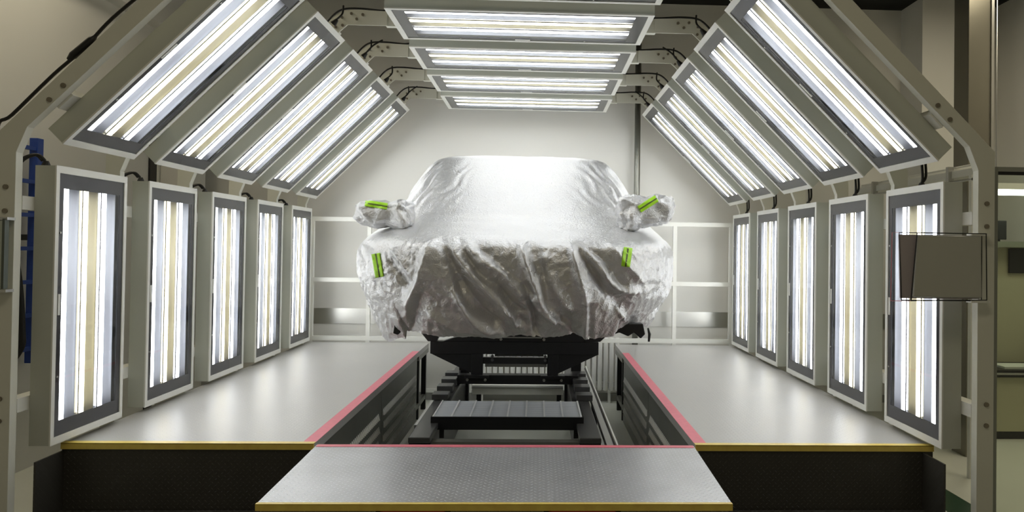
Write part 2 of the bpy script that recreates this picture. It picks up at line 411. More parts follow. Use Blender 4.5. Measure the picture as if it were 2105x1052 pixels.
# ------------------------------------------------------------------ platforms
PZ = -.03; PY0, PY1 = 4.06, 8.26
def platform(s, x_in, x_out, label):
    t = thing('work_platform', ((x_in + x_out) / 2, PY0, FZ), label, 'platform')
    MB().box(x_in, x_out, PY0 + .004, PY1, PZ - .05, PZ).build('deck', M_DECK, t, bevel=.002)
    MB().box(x_in, x_out, PY0 - .012, PY0 + .03, PZ + .0002, PZ + .004).build('nosing_top', M_YELLOW, t)
    MB().box(x_in, x_out, PY0 - .012, PY0 + .003, PZ - .03, PZ + .003).build('nosing', M_YELLOW, t)
    MB().box(x_in, x_in + s * .07, PY0, 7.60, PZ, PZ + .0018).build('hazard_tape', M_PINK, t)
    # side sheets with louvre slots
    xs = x_in + s * .012
    for (ya, yb) in ((PY0 + .01, 5.85), (5.86, 7.55)):
        sh = MB().box(xs, xs + s * .004, ya, yb, FZ + .03, PZ - .05).build('side_sheet', M_PIT, t)
        nx = int((yb - ya - .12) / .042)
        for r_ in range(4):
            mb = MB()
            for k in range(nx):
                yy = ya + .06 + k * .042 + (r_ % 2) * .02
                zz = PZ - .27 - r_ * .105
                mb.hexa([(xs, yy, zz), (xs - s * .014, yy + .004, zz), (xs - s * .014, yy + .014, zz), (xs, yy + .018, zz), (xs, yy, zz + .05), (xs - s * .002, yy + .004, zz + .05), (xs - s * .002, yy + .014, zz + .05), (xs, yy + .018, zz + .05)])
            q = mb.build('louvre_row', M_SLOT, sh); q.location = (0, 0, 0)
    for yy in (7.72, 8.2):
        MB().box(x_in + s * .02, x_in + s * .07, yy, yy + .05, FZ, PZ - .05).build('leg', M_BLACK, t)
    for yy in (7.72, 8.2):
        MB().box(x_out - s * .02, x_out - s * .07, yy, yy + .05, FZ, PZ - .05).build('leg', M_BLACK, t)
    MB().box(x_in + s * .02, x_in + s * .06, 7.56, 8.2, FZ + .12, FZ + .17).build('brace', M_PIT, t)
    MB().box(x_in, x_in + s * .05, 7.6, PY1, PZ - .10, PZ - .05).build('edge_beam', mat('edge_beam_paint', (.3, .3, .27), .4), t)
    MB().box(x_in + s * .02, x_out, PY0, PY0 + .01, FZ, PZ - .03).build('front_sheet', M_RISER, t)
    return t
platform(-1, -1.058, -2.40, 'long grey work platform left of the covered car with pink taped inner edge')
platform(1, 1.043, 2.40, 'long grey work platform right of the covered car with pink taped inner edge')
for s, xa, xb, sd in ((-1, -1.04, -2.40, 'left'), (1, 1.03, 2.35, 'right')):
    t = thing('lower_step', ((xa + xb) / 2, 3.4, FZ), 'dark low step in front of the %s platform, below its yellow edge' % sd, 'step')
    MB().box(xa, xb, 2.2, PY0 - .014, -.43, -.385).build('tread', M_RISER, t, bevel=.004)
    MB().box(xa, xb, 2.22, 2.24, FZ, -.43).build('riser', M_RISER, t)
    MB().box(xb, xb - s * .01, 3.84, PY0 - .0005, -.385, -.07).build('cheek_plate', M_RISER, t)
    for yy in (2.3, 3.9): 
        for xx in (xa + s * .05, xb - s * .08): MB().box(xx, xx + s * .04, yy, yy + .04, FZ, -.43).build('leg', M_BLACK, t)
# bridge plate in front of the pit
t = thing('bridge_step', (0, 3.6, FZ), 'diamond plate bridge deck in the front centre with yellow front edge and pink back edge', 'platform')
def bx(y): 
    k = (y - 3.118) / (4.045 - 3.118)
    return -1.016 - .022 * k, 1.0 + .03 * k
BY0, BY1 = 3.118, 4.045
l0, r0 = bx(BY0); l1, r1 = bx(BY1)
MB().hexa([(l0, BY0, PZ - .026), (r0, BY0, PZ - .026), (r1, BY1, PZ - .026), (l1, BY1, PZ - .026), (l0, BY0, PZ), (r0, BY0, PZ), (r1, BY1, PZ), (l1, BY1, PZ)]).build('deck', M_BRIDGE, t)
MB().box(l0, r0, BY0 - .004, BY0 - .0002, PZ - .026, PZ + .001).build('nosing', M_YELLOW, t)
MB().box(l0, r0, BY0 - .004, BY0 + .018, PZ + .0002, PZ + .003).build('nosing_top', M_YELLOW, t)
MB().box(l1 + .005, r1 - .005, BY1 - .045, BY1, PZ, PZ + .0018).build('hazard_tape', M_PINK, t)
fx = MB(); zt, zb = PZ - .027, FZ
xs = [l0 + .015, -.52, -.205, .19, .52, r0 - .015]
fx.box(xs[0], xs[1], BY0 + .01, BY0 + .016, zb, zt); fx.box(xs[2], xs[3], BY0 + .01, BY0 + .016, zb, zt); fx.box(xs[4], xs[5], BY0 + .01, BY0 + .016, zb, zt)
fx.box(xs[1], xs[2], BY0 + .01, BY0 + .016, zb, zt - .3); fx.box(xs[3], xs[4], BY0 + .01, BY0 + .016, zb, zt - .3)
fx.build('front_panel', M_FASCIA, t)
for k in (1, 3):
    x0, x1 = xs[k], xs[k + 1]
    mb = MB(); z1 = zt - .006; z0 = zt - .29
    mb.tube([(x0 + .03, BY0 + .006, z1), (x1 - .03, BY0 + .006, z1), (x1 - .01, BY0 + .006, z1 - .02), (x1 - .01, BY0 + .006, z0), (x0 + .01, BY0 + .006, z0), (x0 + .01, BY0 + .006, z1 - .02), (x0 + .03, BY0 + .006, z1)], .007, 8)
    mb.build('opening_trim', mat('red_rubber_trim', (.5, .01, .02), .4), t)
MB().box(l0 + .02, r0 - .02, BY0 + .3, BY0 + .31, FZ, zt).build('inner_panel', M_BLACK, t)
for s_, xx in ((-1, l0 + .015), (1, r0 - .015)):
    MB().box(xx, xx - s_ * .006, BY0 + .017, BY1 - .01, FZ, zt).build('side_panel', M_RISER, t)

# ------------------------------------------------------------------ trolley in the pit
BZ = -.26
for sx, xx, sd in ((-1, -.725, 'left'), (1, .60, 'right')): pass
t = thing('carrier_trolley', (-.06, 6.4, FZ), 'long black steel carrier with grating in the pit under the covered car', 'trolley')
for xa, xb in ((-.725, -.575), (.46, .61)):
    MB().box(xa, xb, 5.08, 8.1, BZ - .04, BZ).build('beam', M_BEAM, t, bevel=.006)
    MB().box(xa + .03, xb - .03, 5.2, 8.1, FZ + .02, BZ - .04).build('beam_web', M_BLACK, t)
    for yy in (5.11, 7.9):
        MB().box(xa, xb, yy, yy + .12, FZ + .0, BZ - .041).build('foot', M_BLACK, t, bevel=.004)
MB().box(-.575, .46, 5.16, 5.24, BZ - .12, BZ - .05).build('cross_bar', mat('grey_cross_bar', (.16, .16, .14), .4), t)
# walk grating in its box frame
g = MB().box(-.632, .512, 5.50, 5.515, -.31, -.215)
g.box(-.632, -.622, 5.515, 6.09, -.258, -.212); g.box(.502, .512, 5.515, 6.09, -.258, -.212)
g.build('grating_frame', M_BLACK, t)
gm = MB()
for k in range(26):
    yy = 5.52 + k * .0222
    gm.box(-.62, .50, yy, yy + .009, -.236, -.218)
gr = gm.build('grating', M_GRATE, t)
gm = MB()
for k in range(9):
    xx = -.62 + k * 1.115 / 8
    gm.box(xx - .006, xx + .006, 5.515, 6.09, -.218, -.2125)
gm.build('bearing_bars', mat('bright_zinc', (.95, .96, .96), .5), t)
MB().box(-.60, .49, 5.516, 6.08, -.256, -.25).build('tray', mat('tray_grey', (.22, .23, .25), .5, .1), t)
for xx in (-.57, .44): MB().box(xx, xx + .035, 5.53, 5.6, BZ - .12, -.236).build('post', M_BLACK, t)
# stepped pads on the beams
for s, xa, xb in ((-1, -.74, -.60), (1, .50, .64)):
    for k, yy in enumerate((6.30, 6.62, 6.92, 7.2)):
        MB().box(xa, xb, yy, yy + .16, BZ + .001, BZ + .05 + .01 * k).build('pad', M_BEAM, t, bevel=.004)
# saddle that carries the car, at about y = 7
YS = 7.0
def S2(poly, y0_, y1_, name, m=M_BLACK, bevel=.003):
    return MB().prism(poly, lambda p, k: (p[0], y0_ if k == 0 else y1_, p[1])).build(name, m, t, bevel=bevel)
S2([(-.60, -.25), (.555, -.25), (.555, -.165), (-.60, -.165)], YS, YS + .12, 'base_bar')
S2([(-.86, .035), (.745, .035), (.745, .155), (-.86, .155)], YS, YS + .1, 'top_beam')
S2([(-.86, .035), (-.47, .035), (-.47, -.15)], YS + .02, YS + .04, 'gusset')
S2([(.745, .035), (.36, .035), (.36, -.15)], YS + .02, YS + .04, 'gusset')
for xa, xb in ((-.47, -.36), (.255, .36)):
    S2([(xa, -.165), (xb, -.165), (xb, .035), (xa, .035)], YS, YS + .09, 'upright')
    S2([(xa - .06, -.19), (xb + .06, -.19), (xb + .06, -.16), (xa - .06, -.16)], YS - .05, YS, 'clamp_plate')
    for bx_ in (xa - .03, xb + .03):
        mb = MB(); mb.tube([(bx_, YS - .05, -.2), (bx_, YS - .065, -.2)], .013, 10); mb.build('bolt', M_STEEL, t)
S2([(-.36, -.06), (.255, -.06), (.255, 0), (-.36, 0)], YS + .02, YS + .08, 'cross_tie')
S2([(-.36, -.135), (.255, -.135), (.255, -.10), (-.36, -.10)], YS + .3, YS + .36, 'cross_tie', M_STEEL)
S2([(-.74, .155), (.62, .155), (.62, .27), (-.74, .27), (-.60, .20)], YS, YS + .1, 'saddle')
S2([(-.95, .24), (-.80, .27), (-.76, .235), (-.80, .155), (-.88, .155)], YS - .02, YS + .08, 'hook')
S2([(.84, .24), (.68, .27), (.60, .235), (.62, .155), (.76, .165)], YS - .02, YS + .08, 'hook')
S2([(-.17, .19), (.20, .19), (.20, .205), (-.17, .205)], YS - .012, YS - .002, 'slot_bar', M_STEEL)
for bx_ in (-.19, .22):
    mb = MB(); mb.tube([(bx_, YS - .001, .18), (bx_, YS - .02, .18)], .014, 10); mb.build('bolt', M_STEEL, t)
for bx_ in (-.27, .235):
    for zz in (.015, -.02):
        mb = MB(); mb.tube([(bx_, YS + .02, zz), (bx_, YS - .01, zz)], .014, 10); mb.build('bolt', M_BEAM, t)
mb = MB(); mb.tube([(-.25, YS + .05, .02), (.22, YS + .05, .02)], .012, 8); mb.build('tie_rod', M_STEEL, t)
for xx in (-.62, .50): S2([(xx, .27), (xx + .1, .27), (xx + .1, .555), (xx, .555)], YS, YS + .1, 'lifting_post')
for xx in (-.62, .50): S2([(xx, -.26), (xx + .1, -.26), (xx + .1, .56), (xx, .56)], 7.35, 7.45, 'lifting_post')
# light guide rail right of the trolley
t = thing('guide_rail', (.66, 6.6, FZ), 'pale metal guide rail running beside the trolley on its right', 'rail')
MB().box(.632, .675, 4.6, 8.2, -.30, -.26).build('rail_bar', M_STEEL, t); MB().box(.70, .712, 4.6, 8.2, -.29, -.265).build('rail_lip', M_WHITE, t)
MB().box(.675, .70, 4.6, 8.2, -.30, -.29).build('rail_web', M_BEAM, t)
for yy in (4.9, 6.4, 8.1): MB().box(.64, .69, yy, yy + .05, FZ, -.30).build('support', M_BLACK, t)
t = thing('guide_rail', (-.79, 6.6, FZ), 'pale metal guide rail beside the trolley on its left', 'rail')
MB().box(-.77, -.745, 5.6, 8.2, -.33, -.30).build('rail_bar', M_STEEL, t)
for yy in (5.7, 8.1): MB().box(-.775, -.745, yy, yy + .05, FZ, -.33).build('support', M_BLACK, t)
# floor anchors in the pit on the right
for k, (xx, yy) in enumerate(((.80, 5.35), (.93, 5.30))):
    t = thing('floor_anchor', (xx, yy, FZ), 'dark anchor plate on the pit floor right of the rail, ' + ['the inner one', 'beside the right platform'][k], 'anchor')
    MB().box(xx - .03, xx + .03, yy - .25, yy + .25, FZ, FZ + .008).build('plate', M_BEAM, t)
    mb = MB(); mb.tube([(xx, yy, FZ + .008), (xx, yy, FZ + .06)], .007, 8); mb.build('stud', M_STEEL, t)
# cross ledge behind the trolley
t = thing('pit_crossmember', (0, 8.0, FZ), 'pale grey crossmember low between the trolley beams behind the grating', 'beam')
MB().box(-.55, .45, 8.05, 8.15, -.56, -.46).build('bar', mat('crossmember_grey', (.75, .75, .7), .4), t)
MB().box(-.55, .45, 8.03, 8.05, -.49, -.475).build('lip', M_STEEL, t)
for xx in (-.5, .38): MB().box(xx, xx + .05, 8.06, 8.12, FZ, -.56).build('leg', M_BLACK, t)
# radiator
t = thing('radiator', (.3, 8.6, FZ), 'white column radiator on the back wall behind the carrier trolley', 'radiator')
for k in range(26):
    x = -.62 + k * .068
    mb = MB(); mb.tube([(x + .02, 8.58, -.60), (x + .02, 8.565, -.57), (x + .02, 8.565, -.03), (x + .02, 8.58, 0.)], .027, 10)
    mb.build('radiator_fin', M_RAD, t, smooth=True)
MB().box(-.62, 1.13, 8.60, 8.66, -.1, -.04).build('header', M_RAD, t); MB().box(-.62, 1.13, 8.60, 8.66, -.58, -.52).build('header', M_RAD, t)
for xx in (-.5, 1.0): MB().box(xx, xx + .03, 8.60, 8.64, FZ, -.58).build('foot', M_RAD, t)
# white guard frame behind the platforms
YG = 8.41
t = thing('guard_rail', (0, YG, FZ), 'white square-tube guard rail standing along the back ends of the platforms', 'railing')
q = lambda z: 1.063 + (z - 1.063) * YG / 8.9
for xa, xb in ((-2.42, 2.42),):
    for z, nm in ((1.366, 'top_rail'), (.635, 'middle_rail'), (-.068, 'bottom_rail')):
        MB().box(xa, xb, YG, YG + .045, q(z) - .024, q(z) + .024).build(nm, M_WHITE, t)
for x in (-2.42, -1.775, 1.74, 2.40):
    MB().box(x - .022, x + .022, YG + .001, YG + .044, FZ, q(1.366) - .024).build('post', M_WHITE, t)
# ------------------------------------------------------------------ car and cover
keys = [  # z, half width, front y, rear y, exponent
    (.485, 1.00, 4.70, 7.70, 3.6), (.60, 1.05, 4.62, 7.75, 3.6), (.75, 1.11, 4.56, 7.77, 3.7), (.88, 1.145, 4.53, 7.77, 3.7),
    (1.0, 1.145, 4.53, 7.75, 3.6), (1.07, 1.14, 4.55, 7.73, 3.5), (1.115, 1.13, 4.61, 7.70, 3.3), (1.15, 1.115, 4.76, 7.65, 3.2),
    (1.19, 1.10, 4.98, 7.60, 3.2), (1.235, 1.07, 5.16, 7.55, 3.2), (1.29, 1.035, 5.30, 7.50, 3.3), (1.42, .96, 5.48, 7.45, 3.4),
    (1.60, .87, 5.70, 7.35, 3.5), (1.72, .80, 5.86, 7.25, 3.5), (1.79, .745, 5.97, 7.15, 3.5), (1.82, .68, 6.1, 7.05, 3.3), (1.836, .50, 6.3, 6.95, 3.), (1.842, .25, 6.45, 6.8, 2.4), (1.843, .02, 6.6, 6.65, 2)]
K = np.array(keys)
NT, NV = 560, 190
seg = np.r_[0, np.cumsum([max(.03, math.hypot(K[i + 1, 0] - K[i, 0], .6 * (K[i + 1, 2] - K[i, 2]))) for i in range(len(K) - 1)])]
seg /= seg[-1]
tt = np.linspace(0, 1, NV)
R = np.stack([np.interp(tt, seg, K[:, j]) for j in range(5)], 1)
ker = np.array([1, 2, 3, 2, 1.]) / 9
for j in range(5):
    pad = np.r_[[R[0, j]] * 2, R[:, j], [R[-1, j]] * 2]; R[:, j] = np.convolve(pad, ker, 'valid')
def ring(th, a_, f_, r_, n_):
    c, s_ = np.cos(th), np.sin(th)
    return a_ * np.sign(c) * np.abs(c) ** (2 / n_), (f_ + r_) / 2 + (r_ - f_) / 2 * np.sign(s_) * np.abs(s_) ** (2 / n_)
dth = np.linspace(0, 2 * np.pi, 20001)
rx, ry = ring(dth, 1.05, 4.55, 8.2, 3.6)
wgt = np.where(ry < 5.6, 3.0, 1.0)[1:]
arc = np.r_[0, np.cumsum(np.hypot(np.diff(rx), np.diff(ry)) * wgt)]
TH = np.interp(np.linspace(0, arc[-1], NT + 1)[:-1], arc, dth)
# folds: strokes given in (x, z) on the front of the car; positive = ridge, negative = valley
C = lambda cx, cy: (.1474 + ((700 + cx * .3898) - 1105) / 1500 * 4.6, 1.063 - ((290 + cy * .3898) - 508 - .012 * ((700 + cx * .3898) - 1105)) / 1500 * 4.6)
strokes = [
    (-1, .030, .040, [(530, 510), (620, 700), (720, 860), (820, 970)]), (-1, .026, .03, [(620, 520), (740, 700), (860, 800), (960, 960)]),
    (-1, .022, .03, [(690, 520), (830, 640), (1000, 790)]), (-1, .035, .022, [(970, 770), (1010, 880), (1030, 1010)]),
    (-1, .038, .045, [(1230, 520), (1330, 680), (1470, 880)]), (-1, .02, .03, [(1260, 530), (1400, 640), (1480, 760)]),
    (-1, .02, .04, [(1070, 600), (1090, 850), (1180, 940)]), (-1, .03, .025, [(600, 700), (680, 860), (820, 960)]),
    (-1, .028, .04, [(440, 780), (370, 960)]), (-1, .02, .05, [(990, 520), (1010, 600), (1040, 700)]), (-1, .02, .02, [(1310, 830), (1320, 1030)]),
    (1, .03, .05, [(500, 500), (440, 700), (360, 860)]), (1, .024, .035, [(560, 520), (640, 640), (750, 760), (900, 900)]),
    (1, .024, .04, [(640, 510), (720, 620), (860, 700), (950, 800)]), (1, .034, .045, [(930, 520), (1000, 700), (1060, 850), (1130, 930)]),
    (1, .03, .04, [(1200, 520), (1240, 680), (1290, 850), (1290, 1010)]), (1, .03, .035, [(1235, 520), (1330, 640), (1440, 770), (1540, 800)]),
    (1, .025, .03, [(600, 780), (690, 930), (800, 1000)]), (1, .025, .028, [(870, 860), (930, 970)]), (1, .022, .022, [(980, 780), (1040, 880), (1130, 940)]),
    (1, .02, .03, [(1400, 520), (1480, 640), (1560, 720)]), (-1, .02, .025, [(240, 620), (340, 760)]), (1, .02, .025, [(260, 560), (380, 700)]),
    (1, .02, .04, [(430, 880), (600, 990), (760, 1010)]), (-1, .02, .03, [(1100, 900), (1200, 960), (1240, 1030)]), (1, .02, .03, [(1060, 560), (1110, 740), (1200, 880)]),
    (-1, .02, .02, [(830, 760), (900, 860), (960, 900)]), (1, .016, .02, [(1360, 640), (1420, 800), (1500, 940)]),
]
def fold_field(x, z):
    d = np.zeros_like(x)
    for sg, amp, wd, pl in strokes:
        P = [C(*p) for p in pl]
        P = np.array([(p.x, p.y) for p in smooth_path([(q_[0], q_[1], 0) for q_ in P], 4)])
        best = np.full_like(x, 1e9); side = np.zeros_like(x); along = np.zeros_like(x)
        n_ = len(P) - 1
        for k in range(n_):
            ax, az = P[k]; bx_, bz_ = P[k + 1]; ux, uz = bx_ - ax, bz_ - az; L2 = ux * ux + uz * uz
            tq = np.clip(((x - ax) * ux + (z - az) * uz) / L2, 0, 1)
            dx, dz = x - ax - tq * ux, z - az - tq * uz; dd = np.hypot(dx, dz)
            m_ = dd < best; best = np.where(m_, dd, best); side = np.where(m_, np.sign(ux * dz - uz * dx), side); along = np.where(m_, (k + tq) / n_, along)
        wd2 = np.where(side > 0, wd * 1.5, wd * .65)
        fall = np.exp(-(best / wd2) ** 1.25 * 1.3) * np.clip(along * 5, .25, 1)
        d += sg * amp * fall
    return d
def noise_grid(pts, scale, seed):
    off = Vector((seed * 7.1, seed * 3.3, seed * 1.7))
    return np.array([noise.noise(Vector(p) * scale + off) for p in pts])
verts = np.zeros((NV, NT, 3))
for j in range(NV):
    x, y = ring(TH, R[j, 1], R[j, 2], R[j, 3], R[j, 4])
    verts[j, :, 0] = x; verts[j, :, 1] = y; verts[j, :, 2] = R[j, 0]
x, y, z = verts[..., 0], verts[..., 1], verts[..., 2]
# hem height around the car
hx = verts[0, :, 0]; hy = verts[0, :, 1]
front = np.clip((5.3 - hy) / .4, 0, 1)
hem = .0 + front * (.006 * np.sin(hx * 7) + .006 * np.sin(hx * 19 + 1)) + np.where((hx < -.70) & (hy < 5.6), -.085 * np.exp(-((hy - 4.98) / .25) ** 2), 0) + np.where(hx > .65, .075 * np.exp(-((hy - 4.95) / .2) ** 2), 0) + .03 * np.exp(-((hx + .76) / .05) ** 2) * front
hem += np.where((front < .2), .05, 0)
kk = np.clip((.75 - z) / .28, 0, 1)
z += hem[None, :] * kk
# normals (finite differences)
def normals(V):
    du = np.roll(V, -1, 1) - np.roll(V, 1, 1); dv = np.gradient(V, axis=0)
    n = np.cross(du, dv); n /= np.linalg.norm(n, axis=2, keepdims=True) + 1e-9
    return n
N_ = normals(verts)
if N_[60, np.argmin(verts[60, :, 1]), 1] > 0: N_ = -N_
low = np.clip((1.13 - z) / .10, 0, 1)
lowf = low * np.clip((5.5 - y) / .5, 0, 1)
disp = fold_field(x, z) * lowf * 1.8
flat = verts.reshape(-1, 3)
n1 = noise_grid(flat * np.array([1, 1, .45]), 5.5, 1).reshape(NV, NT)
n2 = noise_grid(flat, 17, 2).reshape(NV, NT)
n3 = noise_grid(flat + .04 * np.stack([n2, n1, n2], -1).reshape(-1, 3), 36, 3).reshape(NV, NT)
crk = (1 - np.abs(n2) * 1.8) ** 3; crk3 = (1 - np.abs(n3) * 1.8) ** 2
disp += n1 * (.016 * low + .004) + crk * (.0085 * low + .0005) + crk3 * (.0045 * low + .0003)
# sharp drapes on the sides
sidew = low * np.clip((np.abs(x) - .85) / .15, 0, 1)
ph = (y * 8 - z * 9 * 1.0 + n1 * 2.5)
disp += sidew * .030 * (np.abs(np.sin(ph)) ** .7 - .5)
# diagonal tension wrinkles at the windscreen corners
top = np.clip((z - 1.3) / .2, 0, 1) * np.clip((1.8 - z) / .1, 0, 1)
ew = np.clip((np.abs(x) - .35) / .4, 0, 1) * top
disp += ew * .008 * np.sin((np.abs(x) * 1.0 + z * .8) * 60 + n1 * 5)
verts += N_ * disp[..., None]
fs = []
for j in range(NV - 1):
    o = j * NT
    for k in range(NT):
        k2 = (k + 1) % NT
        fs.append((o + k, o + k2, o + NT + k2, o + NT + k))
fs.append(tuple((NV - 1) * NT + k for k in range(NT)))
def fabric(name):
    m = bpy.data.materials.new(name); m.use_nodes = True
    nt = m.node_tree; b_ = nt.nodes['Principled BSDF']; L = nt.links
    b_.inputs['Base Color'].default_value = (.69, .69, .70, 1); b_.inputs['Metallic'].default_value = .82; b_.inputs['Roughness'].default_value = .40
    tc = nt.nodes.new('ShaderNodeTexCoord')
    n = nt.nodes.new('ShaderNodeTexNoise'); n.inputs['Scale'].default_value = 34; n.inputs['Detail'].default_value = 9; n.inputs['Distortion'].default_value = 1.8
    v = nt.nodes.new('ShaderNodeTexVoronoi'); v.inputs['Scale'].default_value = 60; v.feature = 'DISTANCE_TO_EDGE'
    L.new(tc.outputs['Object'], n.inputs['Vector']); L.new(n.outputs['Color'], v.inputs['Vector'])
    L.new(tc.outputs['Object'], v.inputs['Vector'])
    n2_ = nt.nodes.new('ShaderNodeTexNoise'); n2_.inputs['Scale'].default_value = 220; L.new(tc.outputs['Object'], n2_.inputs['Vector'])
    a1 = nt.nodes.new('ShaderNodeMath'); a1.operation = 'MULTIPLY_ADD'; a1.inputs[1].default_value = .12
    L.new(n2_.outputs[0], a1.inputs[0]); L.new(n.outputs[0], a1.inputs[2])
    bp = nt.nodes.new('ShaderNodeBump'); bp.inputs['Strength'].default_value = .5; bp.inputs['Distance'].default_value = .011
    L.new(a1.outputs[0], bp.inputs['Height']); L.new(bp.outputs[0], b_.inputs['Normal'])
    return m
M_COVER = fabric('silver_cover_fabric')
cover = thing('car_cover', (0, 6.2, .5), 'silver crinkled fabric cover draped over the car in the middle', 'car cover')
mb = MB(); mb.v = [tuple(p) for p in verts.reshape(-1, 3)]; mb.f = fs
cv = mb.build('drape', M_COVER, cover, smooth=True)
# mirror pockets
def pocket(s, c, rad, tilt, seed):
    mb = MB(); nu, nv = 64, 40; vs = []
    for j in range(nv + 1):
        ph_ = math.pi * j / nv
        for k in range(nu):
            th_ = 2 * math.pi * k / nu
            e_ = .62
            f = lambda q_: math.copysign(abs(q_) ** e_, q_)
            p = Vector((f(math.cos(th_)) * f(math.sin(ph_)), f(math.sin(th_)) * f(math.sin(ph_)), f(math.cos(ph_))))
            # widen towards the outside, neck towards the door
            wdn = 1.0 if p.x * s > -.2 else 1.0 + .5 * (-.2 - p.x * s)
            q_ = Vector((p.x * rad[0], p.y * rad[1] * wdn, p.z * rad[2] * wdn + p.x * s * rad[0] * tilt))
            nn = noise.noise(q_ * 14 + Vector((seed, 0, 0))); n3_ = abs(noise.noise(q_ * 32 + Vector((seed, 4, 0))))
            q_ *= 1 + .20 * nn - .16 * n3_
            vs.append(Vector(c) + q_)
    fs_ = [(j * nu + k, j * nu + (k + 1) % nu, (j + 1) * nu + (k + 1) % nu, (j + 1) * nu + k) for j in range(nv) for k in range(nu)]
    mb.add(vs, fs_)
    return mb.build('mirror_pocket', M_COVER, cover, smooth=True, fix=True)
pk1 = pocket(-1, (-.925, 5.16, 1.275), (.20, .12, .095), .06, 1.)
pk2 = pocket(1, (.91, 5.16, 1.325), (.20, .12, .115), .10, 9.)
# reflective strips laid onto the cloth
dg = bpy.context.evaluated_depsgraph_get()
allv = []; allf = []
for o in (cv, pk1, pk2):
    off = len(allv); allv += [Vector(v.co) for v in o.data.vertices]; allf += [tuple(off + i for i in p.vertices) for p in o.data.polygons]
bvh = BVHTree.FromPolygons(allv, allf)
M_LIME = mat('lime_reflective_tape', (.42, .80, .02), .45, mott=(40, .15)); M_STRIPE = mat('dark_tape_stripe', (.09, .11, .03), .5)
def strip(c, axis, ln_, wd_):
    """c=(x,z) centre, seen along +y; axis = direction angle of its length"""
    ca, sa = math.cos(axis), math.sin(axis)
    nu, nv = 22, 8
    def grid(w0, w1, off_):
        vs = []; ok = True
        for i in range(nu + 1):
            for j in range(nv + 1):
                l = (i / nu - .5) * ln_; q_ = w0 + (w1 - w0) * j / nv
                X = c[0] + l * ca - q_ * sa; Z = c[1] + l * sa + q_ * ca
                D = (Vector((X, 5.0, Z)) - CAM).normalized()
                h = bvh.ray_cast(CAM, D, 20)
                p = h[0] if h[0] is not None else Vector((X, 5.1, Z))
                vs.append(p - D * off_)
        ys = np.array([v.y for v in vs]); med = np.median(ys)
        vs = [v if abs(v.y - med) < .14 else CAM + (v - CAM) * ((med - CAM.y) / (v.y - CAM.y)) for v in vs]
        return vs, [(i * (nv + 1) + j, (i + 1) * (nv + 1) + j, (i + 1) * (nv + 1) + j + 1, i * (nv + 1) + j + 1) for i in range(nu) for j in range(nv)]
    v_, f_ = grid(-wd_ / 2, wd_ / 2, .006)
    a_ = MB().add(v_, f_).build('reflective_strip', M_LIME, cover, smooth=True); a_['label'] = 'lime green reflective strip with a dark centre line'
    so = a_.modifiers.new('solid', 'SOLIDIFY'); so.thickness = .002
    v_, f_ = grid(-wd_ * .09, wd_ * .09, .010)
    q_ = MB().add(v_, f_).build('centre_stripe', M_STRIPE, a_, smooth=True); q_.location = (0, 0, 0)
PX = lambda px, py: (.1474 + (px - 1105.5) / 1500 * 5.0, 1.063 - (py - 507.6 - .0144 * (px - 1105.5)) / 1500 * 5.0)
def strip_px(p, q_, wd_):
    A, B = PX(*p), PX(*q_)
    strip(((A[0] + B[0]) / 2, (A[1] + B[1]) / 2), math.atan2(B[1] - A[1], B[0] - A[0]), math.hypot(B[0] - A[0], B[1] - A[1]), wd_)
strip_px((776, 521), (785, 569), .055)
strip_px((1292, 509), (1287, 548), .060)
strip_px((753, 418), (798, 425), .042)
strip_px((1314, 430), (1350, 407), .050)
# car under the cover
car = thing('car', (0, 6.3, .5), 'car under the silver cover, only dark bits of its bumper showing at the hem', 'car')
cb = MB(); nt_ = 72; sel = [k for k in range(0, NV, 6)] + [NV - 1]
for j in sel:
    th_ = np.linspace(0, 2 * np.pi, nt_ + 1)[:-1]
    x_, y_ = ring(th_, max(.01, R[j, 1] - .10), R[j, 2] + .12, R[j, 3] - .12, R[j, 4])
    cb.v += [(float(p), float(q_), float(max(.56, R[j, 0] - .05))) for p, q_ in zip(x_, y_)]
for j in range(len(sel) - 1):
    cb.f += [(j * nt_ + k, j * nt_ + (k + 1) % nt_, (j + 1) * nt_ + (k + 1) % nt_, (j + 1) * nt_ + k) for k in range(nt_)]
cb.f += [tuple(range(nt_)), tuple((len(sel) - 1) * nt_ + k for k in range(nt_))]
cb.build('body', M_BLACK, car, smooth=False)
mb = MB().prism([(.62, .47), (.70, .50), (.76, .475), (.80, .50), (.845, .46), (.875, .49), (.86, .56), (.60, .56)], lambda p, k: (p[0], 4.86 + .09 * k, p[1]))
mb.build('bumper_bracket', M_BLACK, car, bevel=.006)
mb = MB().prism([(-.79, .485), (-.76, .475), (-.72, .51), (-.68, .52), (-.68, .56), (-.78, .55)], lambda p, k: (p[0], 4.82 + .06 * k, p[1]))
mb.build('bumper_bracket', M_BLACK, car, bevel=.005)
mb = MB(); mb.tube([(.895, 4.88, .53), (.905, 4.875, .49), (.90, 4.87, .44)], [.006, .010, .007], 8); mb.build('strap', M_BLACKR, car, smooth=True)

